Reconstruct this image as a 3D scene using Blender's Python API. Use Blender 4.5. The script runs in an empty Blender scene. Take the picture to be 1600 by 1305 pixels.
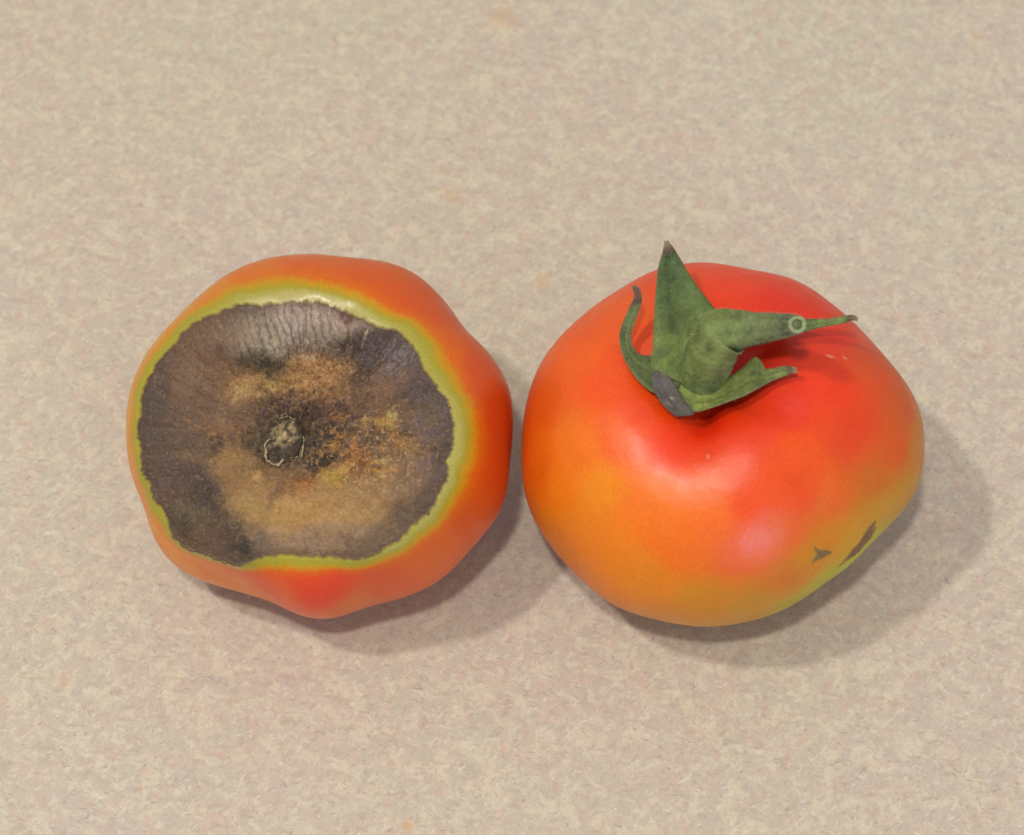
import bpy, math
import numpy as np
from mathutils import Vector, Matrix

scene = bpy.context.scene
MM = 0.001

# ---------------------------------------------------------------- camera
cam_d = bpy.data.cameras.new("camera"); cam = bpy.data.objects.new("camera", cam_d)
scene.collection.objects.link(cam); scene.camera = cam
_e = math.radians(58.0)
cam.location = (0, -0.5*math.cos(_e), 0.5*math.sin(_e))
cam.rotation_euler = (math.radians(90-58.0), 0, 0)
cam_d.sensor_width = 36; cam_d.lens = 36*500/(1600*0.117)
cam_d.clip_start = .01; cam_d.clip_end = 50
cam_d.dof.use_dof = True; cam_d.dof.focus_distance = 0.462; cam_d.dof.aperture_fstop = 22

# ---------------------------------------------------------------- room light and lamps
world = bpy.data.worlds.new("World"); scene.world = world; world.use_nodes = True
bg = world.node_tree.nodes["Background"]
bg.inputs[0].default_value = (1.0, 0.985, 0.97, 1); bg.inputs[1].default_value = 0.50

def lamp(name, direction, dist, size, power, color, size_y=None):
    d = bpy.data.lights.new(name, 'AREA'); o = bpy.data.objects.new(name, d)
    scene.collection.objects.link(o)
    v = Vector(direction).normalized()
    o.location = v*dist; o.rotation_euler = v.to_track_quat('Z', 'Y').to_euler()
    d.shape = 'RECTANGLE' if size_y else 'DISK'; d.size = size
    if size_y: d.size_y = size_y
    d.energy = power; d.color = color
    return o
lamp("ceiling_lamp_left", (-.47, -.09, 1), 1.7, .10, 10.5, (1.0, .965, .91))
lamp("ceiling_lamp_near", (-.10, -.34, 1), 1.7, .10, 11.6, (1.0, .965, .92))
lamp("window_light", (.44, -.88, .18), 1.5, .34, 7.6, (.48, .60, 1.0), .5)

scene.view_settings.view_transform = 'Standard'; scene.view_settings.look = 'None'
scene.view_settings.exposure = 0.0; scene.view_settings.gamma = 1
scene.render.engine = 'CYCLES'
# ---------------------------------------------------------------- helpers (numpy, millimetres)
PX = 0.117                       # one photograph pixel on the counter, in mm
ELEV = math.radians(58.0)
DIST = 500.0
CAM = np.array([0.0, -DIST*math.cos(ELEV), DIST*math.sin(ELEV)])
FWD = -CAM/np.linalg.norm(CAM)
RIGHT = np.array([1.0, 0.0, 0.0])
UP = np.cross(RIGHT, FWD)
FPX = DIST/PX                    # focal length in photograph pixels

def project(P):
    d = P - CAM
    z = d @ FWD
    return np.stack([800 + FPX*(d @ RIGHT)/z, 652.5 - FPX*(d @ UP)/z], -1)

def at(px, py, z):
    """point at height z (mm above the counter) lying under the given photograph position"""
    d = FWD + RIGHT*(px-800)/FPX - UP*(py-652.5)/FPX
    t = (z - CAM[2])/d[2]
    return CAM + d*t

def at_plane(px, py, O, n):
    d = FWD + RIGHT*(px-800)/FPX - UP*(py-652.5)/FPX
    t = ((O-CAM) @ n)/(d @ n)
    return CAM + d*t

def smooth(a, b, x):
    t = np.clip((x-a)/(b-a), 0, 1)
    return t*t*(3-2*t)

def periodic(tab, th):
    """smooth periodic interpolation (Catmull-Rom) of a table over the full turn"""
    tab = np.asarray(tab, float); n = len(tab)
    x = (th/(2*np.pi) % 1.0)*n
    i = np.floor(x).astype(int); f = x - i
    p0, p1, p2, p3 = (tab[(i+k) % n] for k in (-1, 0, 1, 2))
    return p1 + .5*f*(p2-p0 + f*(2*p0-5*p1+4*p2-p3 + f*(3*(p1-p2)+p3-p0)))

def _hash(ix, iy, iz, seed):
    h = (ix*374761393 + iy*668265263 + iz*2147483647*3 + seed*1274126177) & 0xFFFFFFFF
    h = ((h ^ (h >> 13))*1274126177) & 0xFFFFFFFF
    h = ((h ^ (h >> 16))*2246822519) & 0xFFFFFFFF
    return ((h ^ (h >> 15)) & 0xFFFFFF)/float(0xFFFFFF)

def noise3(P, seed=0):
    P = np.asarray(P, float)
    i = np.floor(P).astype(np.int64); f = P - i
    f = f*f*f*(f*(f*6-15)+10)
    out = 0
    for dx in (0, 1):
        for dy in (0, 1):
            for dz in (0, 1):
                w = (f[..., 0] if dx else 1-f[..., 0])*(f[..., 1] if dy else 1-f[..., 1])*(f[..., 2] if dz else 1-f[..., 2])
                out = out + w*_hash(i[..., 0]+dx, i[..., 1]+dy, i[..., 2]+dz, seed)
    return out*2-1

def fbm(P, scale, octaves=4, seed=0, gain=.5):
    P = np.asarray(P, float)*scale; a = 1.0; s = 0; tot = 0
    for k in range(octaves):
        s = s + a*noise3(P, seed+k*17); tot += a
        P = P*2.03 + 7.7; a *= gain
    return s/tot

def lin(c):
    c = np.asarray(c, float)/255.0
    return np.where(c <= .04045, c/12.92, ((c+.055)/1.055)**2.4)

def frame(tilt_left, tilt_front):
    w = np.array([-math.sin(tilt_left), -math.sin(tilt_front), 0.0])
    w[2] = math.sqrt(1 - w[0]**2 - w[1]**2)
    u = np.array([1.0, 0, 0]); u = u - w*(u@w); u /= np.linalg.norm(u)
    v = np.cross(w, u)
    return u, v, w

# ---------------------------------------------------------------- left tomato (blossom end up)
LEFT_FRAME = frame(math.radians(6), math.radians(9))
L_ZB, L_ZBOT = 14.5, 21.5        # height of the rot plane over the equator, depth of the shoulder end below

def left_lip(th):
    return .30 + 1.25*np.exp(-((np.angle(np.exp(1j*(th-1.45))))/.75)**2)*(1+.35*np.sin(th*11+1)*np.cos(th*5))

def left_skin(th, t, T):
    """th: angle, t: 0..1 from patch edge to equator, 1..2 from equator to stem pole"""
    u, v, w = LEFT_FRAME
    O = np.array(T['O'])
    re = periodic(T['E'], th)
    ex, ey = re*np.cos(th), re*np.sin(th)
    bx, by = periodic(T['BX'], th), periodic(T['BY'], th)
    a = np.clip(t, 0, 1)
    s = np.sin(a*np.pi/2)**1.15
    x = bx + (ex-bx)*s; y = by + (ey-by)*s
    j = T.get('jag', 0)*_jag(th)*np.exp(-s/.05)
    x = x + np.cos(th)*j; y = y + np.sin(th)*j
    z = L_ZB*np.sqrt(np.clip(1 - s**1.45, 0, 1))
    # rolled lip round the rot
    z = z - left_lip(th)*np.exp(-(a/.13)**1.25)
    n_ = np.clip(-t, 0, 1); x = x - np.cos(th)*2.2*n_; y = y - np.sin(th)*2.2*n_; z = z - 4.5*n_
    b = np.clip(t-1, 0, 1)
    k = np.cos(b*np.pi/2)**.9
    x = np.where(t > 1, x*k, x); y = np.where(t > 1, y*k, y)
    z = np.where(t > 1, -L_ZBOT*np.sin(b*np.pi/2) + 3.5*np.exp(-(k/.2)**2)*(b > .3), z)
    return O + x[..., None]*u + y[..., None]*v + z[..., None]*w

def _jag(th):
    q = np.stack([np.cos(th)*9, np.sin(th)*9, 0*th], -1)
    return .62*noise3(q*1.1, 5) + .5*noise3(q*3.1, 6) + .4*noise3(q*7.3, 8)

# ---------------------------------------------------------------- right tomato (stem end up)
RIGHT_FRAME = frame(math.radians(3), math.radians(2))
R_ZTOP, R_ZBOT = 26.0, 24.0
CAV = (-2.0, -1.0)               # stem cavity centre in the local frame

def right_skin(th, t, T):
    """t: 0 stem cavity .. 1 equator .. 2 bottom pole"""
    u, v, w = RIGHT_FRAME
    O = np.array(T['O'])
    re = periodic(T['E'], th)
    a = np.clip(t, 0, 1)
    s = np.sin(a*np.pi/2)
    cx, cy = CAV
    k0 = (1-s)
    x = cx*k0 + re*np.cos(th)*s; y = cy*k0 + re*np.sin(th)*s
    sh = R_ZTOP*(1-s**2.35)**.5
    groove = 0
    for g, dep, wd in ((-1.92, 2.9, .42), (-.62, .7, .3), (.55, 1.2, .28), (1.75, .9, .3), (2.95, .9, .35), (-2.75, .4, .3)):
        groove = groove + dep*np.exp(-(np.angle(np.exp(1j*(th-g)))/wd)**2)
    fall = np.exp(-(s/.66)**2)*smooth(0, .12, s)
    cav = 6.0*np.exp(-(s/.25)**2) + 1.5*np.exp(-(s/.45)**2)
    z = sh - (cav + groove*fall)*(1-smooth(.78, .99, s))
    b = np.clip(t-1, 0, 1)
    k = np.cos(b*np.pi/2)**.85
    x = np.where(t > 1, re*np.cos(th)*k, x); y = np.where(t > 1, re*np.sin(th)*k, y)
    z = np.where(t > 1, -R_ZBOT*np.sin(b*np.pi/2) + 1.2*np.exp(-(k/.2)**2)*(b > .3), z)
    return O + x[..., None]*u + y[..., None]*v + z[..., None]*w
LEFT = dict(
    O=[-33.10,-18.62,22.00],
    E=[33.31,33.58,33.81,33.81,33.54,33.09,32.51,32.03,32.07,32.62,33.26,33.89,34.47,34.76,34.72,34.48,34.28,34.35,34.69,35.06,35.37,35.68,35.83,35.76,35.49,35.08,34.63,34.24,34.01,34.06,34.31,34.44,34.34,34.12,33.86,33.55,33.24,32.98,32.74,32.41,32.11,32.16,32.61,32.87,32.63,32.05,31.22,30.35,29.68,29.26,29.15,29.43,30.15,30.89,31.30,31.27,30.89,30.59,30.75,31.18,31.67,32.18,32.52,32.65,32.69,32.84,33.21,33.65,33.83,33.63,33.30,33.17],
    BX=[24.20,22.84,21.39,20.28,19.39,18.81,17.95,16.95,15.77,14.06,12.24,10.73,9.42,8.05,6.61,5.06,3.42,1.74,-0.00,-1.78,-3.59,-5.41,-7.32,-9.44,-11.63,-13.68,-15.78,-17.96,-19.90,-21.58,-23.04,-24.41,-25.87,-27.17,-27.90,-28.27,-28.45,-28.46,-28.15,-27.76,-27.22,-25.97,-25.03,-23.82,-22.61,-21.44,-19.61,-17.21,-14.81,-12.41,-9.97,-7.06,-4.52,-2.26,-0.00,2.27,4.60,7.14,9.72,12.11,14.40,16.49,18.20,19.89,21.51,22.65,23.65,23.86,24.47,24.90,24.93,24.59],
    BY=[-0.00,2.00,3.77,5.43,7.06,8.77,10.36,11.87,13.23,14.06,14.59,15.33,16.32,17.27,18.16,18.87,19.38,19.93,20.33,20.37,20.34,20.17,20.12,20.25,20.15,19.54,18.81,17.96,16.70,15.11,13.30,11.38,9.42,7.28,4.92,2.47,-0.00,-2.49,-4.96,-7.44,-9.91,-12.11,-14.45,-16.68,-18.97,-21.44,-23.37,-24.59,-25.65,-26.62,-27.38,-26.36,-25.66,-25.86,-26.14,-25.99,-26.06,-26.66,-26.72,-25.97,-24.95,-23.56,-21.69,-19.89,-18.05,-15.86,-13.65,-11.12,-8.91,-6.67,-4.40,-2.15])
RIGHT_T = dict(
    O=[36.22,-20.37,23.79],
    E=[34.21,34.06,33.54,32.83,32.14,31.61,31.30,31.18,31.13,31.15,31.30,31.58,31.82,31.86,31.70,31.55,31.65,32.06,32.56,33.00,33.28,33.43,33.51,33.40,33.18,33.08,33.17,33.37,33.61,33.94,34.29,34.58,34.69,34.67,34.62,34.59,34.62,34.76,34.98,35.10,35.02,34.83,34.60,34.39,34.25,34.26,34.31,34.14,33.74,33.32,32.97,32.73,32.52,32.21,31.87,31.54,31.24,30.94,30.61,30.22,29.89,29.68,29.76,30.00,30.14,30.38,30.92,31.77,32.78,33.62,34.04,34.19])
# ---------------------------------------------------------------- object helpers
def link(o, parent=None):
    scene.collection.objects.link(o)
    if parent: o.parent = parent
    return o

def empty(name, base):
    o = link(bpy.data.objects.new(name, None)); o.location = Vector(base)*MM
    o.empty_display_size = .01
    return o

def mesh_obj(name, V, F, mat, parent=None, base=(0, 0, 0), col=None, smooth_shade=True, extra=None):
    V = (np.asarray(V, float).reshape(-1, 3) - np.asarray(base, float))*MM
    me = bpy.data.meshes.new(name)
    F = np.asarray(F, np.int64)
    me.vertices.add(len(V)); me.vertices.foreach_set("co", V.astype(np.float32).ravel())
    k = F.shape[1]
    me.loops.add(F.size); me.loops.foreach_set("vertex_index", F.astype(np.int32).ravel())
    me.polygons.add(len(F)); me.polygons.foreach_set("loop_start", np.arange(0, F.size, k, dtype=np.int32))
    me.update(calc_edges=True); me.validate()
    if smooth_shade: me.polygons.foreach_set("use_smooth", np.ones(len(F), bool))
    if col is not None:
        c = np.ones((len(V), 4), np.float32); c[:, :3] = np.clip(np.asarray(col).reshape(-1, 3), 0, 1)
        a = me.color_attributes.new("pigment", 'FLOAT_COLOR', 'POINT'); a.data.foreach_set("color", c.ravel())
    for nm, val in (extra or {}).items():
        a = me.attributes.new(nm, 'FLOAT', 'POINT'); a.data.foreach_set("value", np.asarray(val, np.float32).ravel())
    me.materials.append(mat)
    return link(bpy.data.objects.new(name, me), parent)

def grid_faces(n, m, wrap):
    """n columns round (wrapped), m rows; vertex index = col*m + row"""
    i = np.arange(n if wrap else n-1); j = np.arange(m-1)
    I, J = np.meshgrid(i, j, indexing='ij'); I2 = (I+1) % n
    return np.stack([I*m+J, I*m+J+1, I2*m+J+1, I2*m+J], -1).reshape(-1, 4)

def merge(parts):
    V, F, C, k = [], [], [], 0
    for v, f, c in parts:
        v = np.asarray(v).reshape(-1, 3); V.append(v); F.append(np.asarray(f)+k); C.append(np.asarray(c).reshape(-1, 3)); k += len(v)
    return np.concatenate(V), np.concatenate(F), np.concatenate(C)

# ---------------------------------------------------------------- materials
def new_mat(name):
    m = bpy.data.materials.new(name); m.use_nodes = True
    return m, m.node_tree.nodes, m.node_tree.links, m.node_tree.nodes["Principled BSDF"]

def tex(nodes, links, vec, scale, detail=3, rough=.5, dist=0, stretch=None, rot=0):
    for k, val in (('Rotation', (0, 0, rot)), ('Scale', stretch or (1, 1, 1))):     # turn first, then stretch
        if (rot if k == 'Rotation' else stretch):
            mp = nodes.new("ShaderNodeMapping"); mp.inputs[k].default_value = val
            links.new(vec, mp.inputs[0]); vec = mp.outputs[0]
    n = nodes.new("ShaderNodeTexNoise"); n.inputs['Scale'].default_value = scale
    n.inputs['Detail'].default_value = detail; n.inputs['Roughness'].default_value = rough; n.inputs['Distortion'].default_value = dist
    links.new(vec, n.inputs['Vector'])
    return n.outputs['Fac']

def remap(nodes, links, fac, a, b, lo=0, hi=1):
    r = nodes.new("ShaderNodeMapRange"); r.interpolation_type = 'SMOOTHSTEP'
    for i, v in zip(range(1, 5), (a, b, lo, hi)): r.inputs[i].default_value = v
    links.new(fac, r.inputs[0]); return r.outputs[0]

def mixc(nodes, links, fac, a, b, mode='MIX'):
    n = nodes.new("ShaderNodeMix"); n.data_type = 'RGBA'; n.blend_type = mode
    for sock, v in ((n.inputs[0], fac), (n.inputs[6], a), (n.inputs[7], b)):
        if hasattr(v, 'links') or hasattr(v, 'is_linked'): links.new(v, sock)
        elif isinstance(v, (int, float)): sock.default_value = v
        else: sock.default_value = (*[float(x) for x in v], 1)
    return n.outputs[2]

def bump(nodes, links, height, strength, dist, normal=None):
    b = nodes.new("ShaderNodeBump"); b.inputs['Strength'].default_value = strength; b.inputs['Distance'].default_value = dist
    links.new(height, b.inputs['Height'])
    if normal: links.new(normal, b.inputs['Normal'])
    return b.outputs[0]

KALB = 1.13      # display value / albedo of a surface facing the lamps
def alb(c): return lin(c)/KALB

# countertop laminate
m_counter, N, L, P = new_mat("speckled_laminate")
tc = N.new("ShaderNodeTexCoord"); mp = N.new("ShaderNodeMapping"); mp.inputs['Scale'].default_value = (1000,)*3
L.new(tc.outputs['Object'], mp.inputs[0]); mmv = mp.outputs[0]
c = mixc(N, L, remap(N, L, tex(N, L, mmv, .018, 2), .35, .65), alb((194, 184, 163)), alb((196, 181, 165)))
c = mixc(N, L, remap(N, L, tex(N, L, mmv, .20, 5, .66, .5), .48, .66, 0, .6), c, alb((208, 180, 160)))
c = mixc(N, L, remap(N, L, tex(N, L, mmv, .24, 5, .65, .8, (1, 1, 1), 1.1), .46, .62, 0, .8), c, alb((211, 200, 172)))
c = mixc(N, L, remap(N, L, tex(N, L, mmv, .40, 5, .68, .5, (1, 1.3, 1), 2.2), .50, .66, 0, .6), c, alb((178, 165, 149)))
for rot, sc_, st, col, a, b, hi in ((.5, .62, (.6, 1.2, 1), (214, 203, 178), .54, .68, .75), (-.7, .75, (.6, 1.2, 1), (216, 205, 186), .55, .70, .75),
                               (1.3, .6, (.6, 1.2, 1), (204, 170, 152), .54, .68, .6), (.1, .65, (.45, 1.3, 1), (186, 164, 140), .55, .68, .6),
                               (-1.4, .85, (.5, 1.4, 1), (190, 170, 156), .55, .68, .6), (2.5, 1.0, (.5, 1.4, 1), (226, 217, 202), .60, .72, .6)):
    c = mixc(N, L, remap(N, L, tex(N, L, mmv, sc_, 4, .6, .6, st, rot), a, b, 0, hi), c, alb(col))
for rot in (.2, .9, 2.3):
    c = mixc(N, L, remap(N, L, tex(N, L, mmv, 1.1, 2, .5, .3, (.45, 1.6, 1), rot), .64, .74, 0, .6), c, alb((156, 141, 134)))
c = mixc(N, L, remap(N, L, tex(N, L, mmv, .9, 1, .5, 0, (1, 1.2, 1), .7), .77, .80, 0, .6), c, alb((110, 96, 88)))
c = mixc(N, L, remap(N, L, tex(N, L, mmv, 3.0, 2, .6), .3, .7, .0, .12), c, alb((150, 135, 120)))
for (px, py, r, f) in ((845, 440, 2.6, .35), (705, 305, 3.0, .28), (635, 1290, 1.3, .7), (785, 28, 4.2, .35), (1525, 58, 1.2, .5), (100, 1065, 1.8, .3), (1065, 212, 2, .2)):
    q = at(px, py, 0)
    d = N.new("ShaderNodeVectorMath"); d.operation = 'DISTANCE'; L.new(mmv, d.inputs[0]); d.inputs[1].default_value = tuple(q)
    w = N.new("ShaderNodeMath"); w.operation = 'MULTIPLY_ADD'; L.new(tex(N, L, mmv, .8, 2), w.inputs[0]); w.inputs[1].default_value = r*1.6; L.new(d.outputs['Value'], w.inputs[2])
    c = mixc(N, L, remap(N, L, w.outputs[0], r*.9, r*1.9, f, 0), c, alb((205, 160, 105)))
L.new(c, P.inputs['Base Color']); P.inputs['Roughness'].default_value = .52; P.inputs['Specular IOR Level'].default_value = .35
L.new(bump(N, L, tex(N, L, mmv, 1.2, 3), .25, .0001), P.inputs['Normal'])

def skin_mat(name, rough=.3, dull=False, spec=.5):
    m, N, L, P = new_mat(name)
    at_ = N.new("ShaderNodeAttribute"); at_.attribute_name = "pigment"
    tc = N.new("ShaderNodeTexCoord"); mp = N.new("ShaderNodeMapping"); mp.inputs['Scale'].default_value = (1000,)*3
    L.new(tc.outputs['Object'], mp.inputs[0]); v = mp.outputs[0]
    f = remap(N, L, tex(N, L, v, 2.2, 3, .6), .3, .7, .93, 1.07)
    cc = N.new("ShaderNodeCombineColor"); [L.new(f, cc.inputs[i]) for i in range(3)]
    c = mixc(N, L, 1.0, at_.outputs['Color'], cc.outputs[0], 'MULTIPLY')
    L.new(c, P.inputs['Base Color'])
    P.inputs['Subsurface Weight'].default_value = .22; P.inputs['Subsurface Radius'].default_value = (1.0, .35, .12)
    P.inputs['Subsurface Scale'].default_value = .0025
    rg = remap(N, L, tex(N, L, v, .25, 3), .3, .7, rough-.05, rough+.06)
    if dull:
        da = N.new('ShaderNodeAttribute'); da.attribute_name = 'dull'
        mx = N.new('ShaderNodeMath'); mx.operation = 'MAXIMUM'; L.new(rg, mx.inputs[0]); L.new(da.outputs['Fac'], mx.inputs[1]); rg = mx.outputs[0]
    L.new(rg, P.inputs['Roughness'])
    P.inputs['Specular IOR Level'].default_value = spec
    b1 = bump(N, L, tex(N, L, v, 4.5, 2), .12, .00004)
    L.new(bump(N, L, tex(N, L, v, .35, 2), .25, .0004, b1), P.inputs['Normal'])
    return m
m_skin_l = skin_mat("tomato_skin_orange", .33, True, .38); m_skin_r = skin_mat("tomato_skin_red", .40, spec=.45)

m_rot, N, L, P = new_mat("leathery_rot")
a_ = N.new("ShaderNodeAttribute"); a_.attribute_name = "pigment"
g_ = N.new("ShaderNodeAttribute"); g_.attribute_name = "gloss"
tc = N.new("ShaderNodeTexCoord"); mp = N.new("ShaderNodeMapping"); mp.inputs['Scale'].default_value = (1000,)*3
L.new(tc.outputs['Object'], mp.inputs[0]); v = mp.outputs[0]
f = remap(N, L, tex(N, L, v, 1.8, 5, .66, .4), .25, .75, .82, 1.18)
cc = N.new("ShaderNodeCombineColor"); [L.new(f, cc.inputs[i]) for i in range(3)]
c = mixc(N, L, 1.0, a_.outputs['Color'], cc.outputs[0], 'MULTIPLY')
c = mixc(N, L, remap(N, L, tex(N, L, v, 5.5, 2, .5), .66, .74, 0, .45), c, alb((185, 160, 125)))
L.new(c, P.inputs['Base Color'])
L.new(remap(N, L, g_.outputs['Fac'], 0, 1, .62, .40), P.inputs['Roughness'])
L.new(remap(N, L, g_.outputs['Fac'], 0, 1, .22, .65), P.inputs['Specular IOR Level'])
b1 = bump(N, L, tex(N, L, v, 4.5, 3, .6), .45, .00012)
L.new(bump(N, L, tex(N, L, v, 1.5, 4, .65, .5), .55, .0003, b1), P.inputs['Normal'])

def pig_mat(name, rough, spec=.4, bscale=4, bdist=.0001, sss=0, var=.25):
    m, N, L, P = new_mat(name)
    a_ = N.new("ShaderNodeAttribute"); a_.attribute_name = "pigment"
    tc = N.new("ShaderNodeTexCoord"); mp = N.new("ShaderNodeMapping"); mp.inputs['Scale'].default_value = (1000,)*3
    L.new(tc.outputs['Object'], mp.inputs[0]); v = mp.outputs[0]
    f = remap(N, L, tex(N, L, v, bscale*.6, 5, .7), .25, .75, 1-var, 1+var)
    cc = N.new("ShaderNodeCombineColor"); [L.new(f, cc.inputs[i]) for i in range(3)]
    L.new(mixc(N, L, 1.0, a_.outputs['Color'], cc.outputs[0], 'MULTIPLY'), P.inputs['Base Color'])
    P.inputs['Roughness'].default_value = rough; P.inputs['Specular IOR Level'].default_value = spec
    if sss:
        P.inputs['Subsurface Weight'].default_value = sss; P.inputs['Subsurface Radius'].default_value = (.5, 1, .2); P.inputs['Subsurface Scale'].default_value = .0008
    L.new(bump(N, L, tex(N, L, v, bscale, 3, .6), .6, bdist), P.inputs['Normal'])
    return m
m_green = pig_mat("calyx_green", .66, .3, 3.4, .00035, .15, .22)
m_crust = pig_mat("dry_crust", .75, .25, 5, .00025, 0, .35)
m_mark = pig_mat("brown_skin_mark", .5, .4, 4, .00008, 0, .3)

# ---------------------------------------------------------------- countertop
cs = 900.0
ctop = mesh_obj("countertop", [(-cs, -cs, 0), (cs, -cs, 0), (cs, cs, 0), (-cs, cs, 0)], [(0, 1, 2, 3)], m_counter)
ctop['kind'] = 'structure'

# ---------------------------------------------------------------- colour interpolation over a skin
def colour_field(Pts, samples, power=2.6, soft=2.0):
    """smooth pigment through samples (3-D point, sRGB); distances in mm"""
    S = np.array([s[0] for s in samples]); C = np.array([lin(s[1]) for s in samples])
    out = np.zeros((len(Pts), 3))
    for a in range(0, len(Pts), 100000):
        Q = Pts[a:a+100000]
        d2 = ((Q[:, None, :]-S[None])**2).sum(-1) + soft**2
        w = d2**(-power); w /= w.sum(1, keepdims=True)
        out[a:a+100000] = w@C
    return out

def picker(fn, T, tmin=0):
    """surface lookup: (angle, t) of the skin point seen at a photograph position"""
    th = np.arange(720)*2*np.pi/720; t = np.linspace(tmin, 1.6, 320)
    TH, TT = np.meshgrid(th, t, indexing='ij'); S = fn(TH, TT, T)
    q = project(S.reshape(-1, 3)); dist = np.linalg.norm(S.reshape(-1, 3)-CAM, axis=1)
    THf, TTf, Sf = TH.ravel(), TT.ravel(), S.reshape(-1, 3)
    def pick(px, py):
        d = np.hypot(q[:, 0]-px, q[:, 1]-py)
        i = np.argmin(d + np.where(d < 12, 0, 50) + (dist-dist.min())*.35)
        return THf[i], TTf[i], Sf[i]
    return pick

# ================================================================ LEFT TOMATO
LEFT['jag'] = .42
uL, vL, wL = LEFT_FRAME; OL = np.array(LEFT['O'])
baseL = (OL[0], OL[1], 0)
rotten = empty("tomato", baseL)
rotten['label'] = "lobed orange tomato on the left, its whole upturned end a sunken dark brown rotten patch"
rotten['category'] = "tomato"; rotten['group'] = "tomatoes lying on the counter"

nth, nt = 900, 300
th = np.arange(nth)*2*np.pi/nth
t = np.concatenate([np.linspace(-1, 0, 12, endpoint=False), np.linspace(0, .25, 90, endpoint=False), np.linspace(.25, 1, 110, endpoint=False), np.linspace(1, 2, 100)])
TH, TT = np.meshgrid(th, t, indexing='ij')
S = left_skin(TH, TT, LEFT)
dS = np.linalg.norm(np.diff(S, axis=1), axis=2); arc = np.concatenate([np.zeros((nth, 1)), np.cumsum(dS, 1)], 1); arc = arc - arc[:, 12:13]; under = arc.ravel() < 0; arc = np.maximum(arc, 0)
Sf = S.reshape(-1, 3)
pick = picker(left_skin, LEFT)
smp = [(480, 412, (205, 88, 32)), (600, 425, (203, 82, 32)), (680, 475, (203, 78, 32)), (330, 462, (206, 118, 50)), (400, 425, (206, 100, 38)),
       (760, 580, (200, 76, 34)), (785, 650, (196, 66, 30)), (770, 730, (202, 72, 32)), (740, 800, (204, 80, 40)), (680, 870, (206, 88, 44)),
       (600, 920, (203, 76, 44)), (500, 930, (214, 60, 44)), (500, 900, (216, 66, 46)), (430, 920, (212, 80, 48)), (350, 905, (214, 104, 46)),
       (270, 868, (222, 118, 44)), (232, 805, (214, 122, 46)), (212, 752, (214, 120, 46)), (200, 690, (208, 128, 46)), (203, 620, (205, 132, 56)),
       (240, 545, (204, 130, 62)), (290, 492, (206, 128, 58)), (730, 690, (204, 82, 26)), (690, 545, (206, 88, 30)), (560, 940, (200, 90, 56))]
samples = [(pick(a, b)[2], c) for a, b, c in smp] + [(OL - wL*15 + 28*(math.cos(k)*uL+math.sin(k)*vL), (205, 92, 35)) for k in np.arange(0, 6.28, .7)] + [(OL-wL*L_ZBOT, (190, 110, 40))]
red = colour_field(Sf, samples)/KALB*np.array([1.10, 1.14, .4])
red[:, 1] *= (np.clip(red[:, 1], .01, 1)/.075)**.15
# green and yellow halo: width of the band varies round the patch (angle, factor)
wid = periodic([1.25, 1.2, 1.15, 1.2, 1.2, 1.2, 1.25, 1.5, 1.35, 1.0, .85, .8, .75, .75, .85, .85, .8, .75, .7, .72, .8, .95, 1.15, 1.25], TH)
d = (arc + .55*fbm(S, .22, 3, 3) + .2*fbm(S, .8, 3, 4))/(wid*(.84+.14*fbm(S, .09, 2, 14)))
d = d.reshape(-1)
pale = alb((184, 172, 108)); green = alb((160, 150, 42)); yel = alb((196, 142, 16)); org = alb((212, 112, 8))
def mixv(a, b, f): return a*(1-f[:, None]) + b*f[:, None]
paleamt = (.0+.85*np.exp(-((np.angle(np.exp(1j*(TH-1.45))))/.62)**2) + .45*np.exp(-((np.angle(np.exp(1j*(TH+.35))))/.7)**2)).reshape(-1)
inner = mixv(np.broadcast_to(green, red.shape), np.broadcast_to(pale, red.shape), np.clip(paleamt, 0, 1)*(1-smooth(1.2, 2.6, d)))
col = mixv(inner, np.broadcast_to(yel, red.shape), smooth(1.8, 4.0, d))
col = mixv(col, np.broadcast_to(org, red.shape)*.5+red*.5, smooth(3.3, 5.4, d))
col = mixv(col, red, smooth(4.6, 8.0, d))
col[under] = alb((120, 95, 60))
col = mixv(col, np.broadcast_to(alb((120, 95, 60)), red.shape), .85*(1-smooth(.05, .6, arc.reshape(-1)+.25*fbm(Sf, 1.6, 3, 9))))
skinL = mesh_obj("skin", S, grid_faces(nth, len(t), True)[:, ::-1], m_skin_l, rotten, baseL, col, extra={'dull': (1-smooth(.25, 1.1, arc.ravel()))*(1-.8*np.exp(-((np.angle(np.exp(1j*(TH.ravel()-1.45))))/.6)**2))})
skinL['label'] = "orange red lobed skin with a yellow green halo round the rot"

# ---- rot patch
ns, nr = 1000, 300
th = np.arange(ns)*2*np.pi/ns
s = np.linspace(0, 1.012, nr)**.8
THp, SS = np.meshgrid(th, s, indexing='ij')
bnd = left_skin(THp, np.zeros_like(THp), LEFT) - OL
bx, by, bz = bnd@uL, bnd@vL, bnd@wL
zrim = bz
C0 = at_plane(450, 690, OL+wL*(L_ZB-.9), wL) - OL; c0x, c0y = C0@uL, C0@vL
X = c0x + (bx-c0x)*SS; Y = c0y + (by-c0y)*SS
plane = lambda px, py: np.array([(lambda q: (q@uL, q@vL))(at_plane(a, b, OL+wL*(L_ZB-.9), wL)-OL) for a, b in zip(np.atleast_1d(px), np.atleast_1d(py))])
def zoom(x, y): return 200+x/2.51, 380+y/2.51
XY = np.stack([X, Y], -1)
P3 = np.stack([X, Y, 0*X], -1)
warp = np.stack([fbm(P3, .32, 4, 21), fbm(P3, .32, 4, 22)], -1)*1.5 + np.stack([fbm(P3, 1.3, 3, 23), fbm(P3, 1.3, 3, 24)], -1)*.9 + np.stack([fbm(P3, 3.1, 3, 25), fbm(P3, 3.1, 3, 26)], -1)*.55
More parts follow.
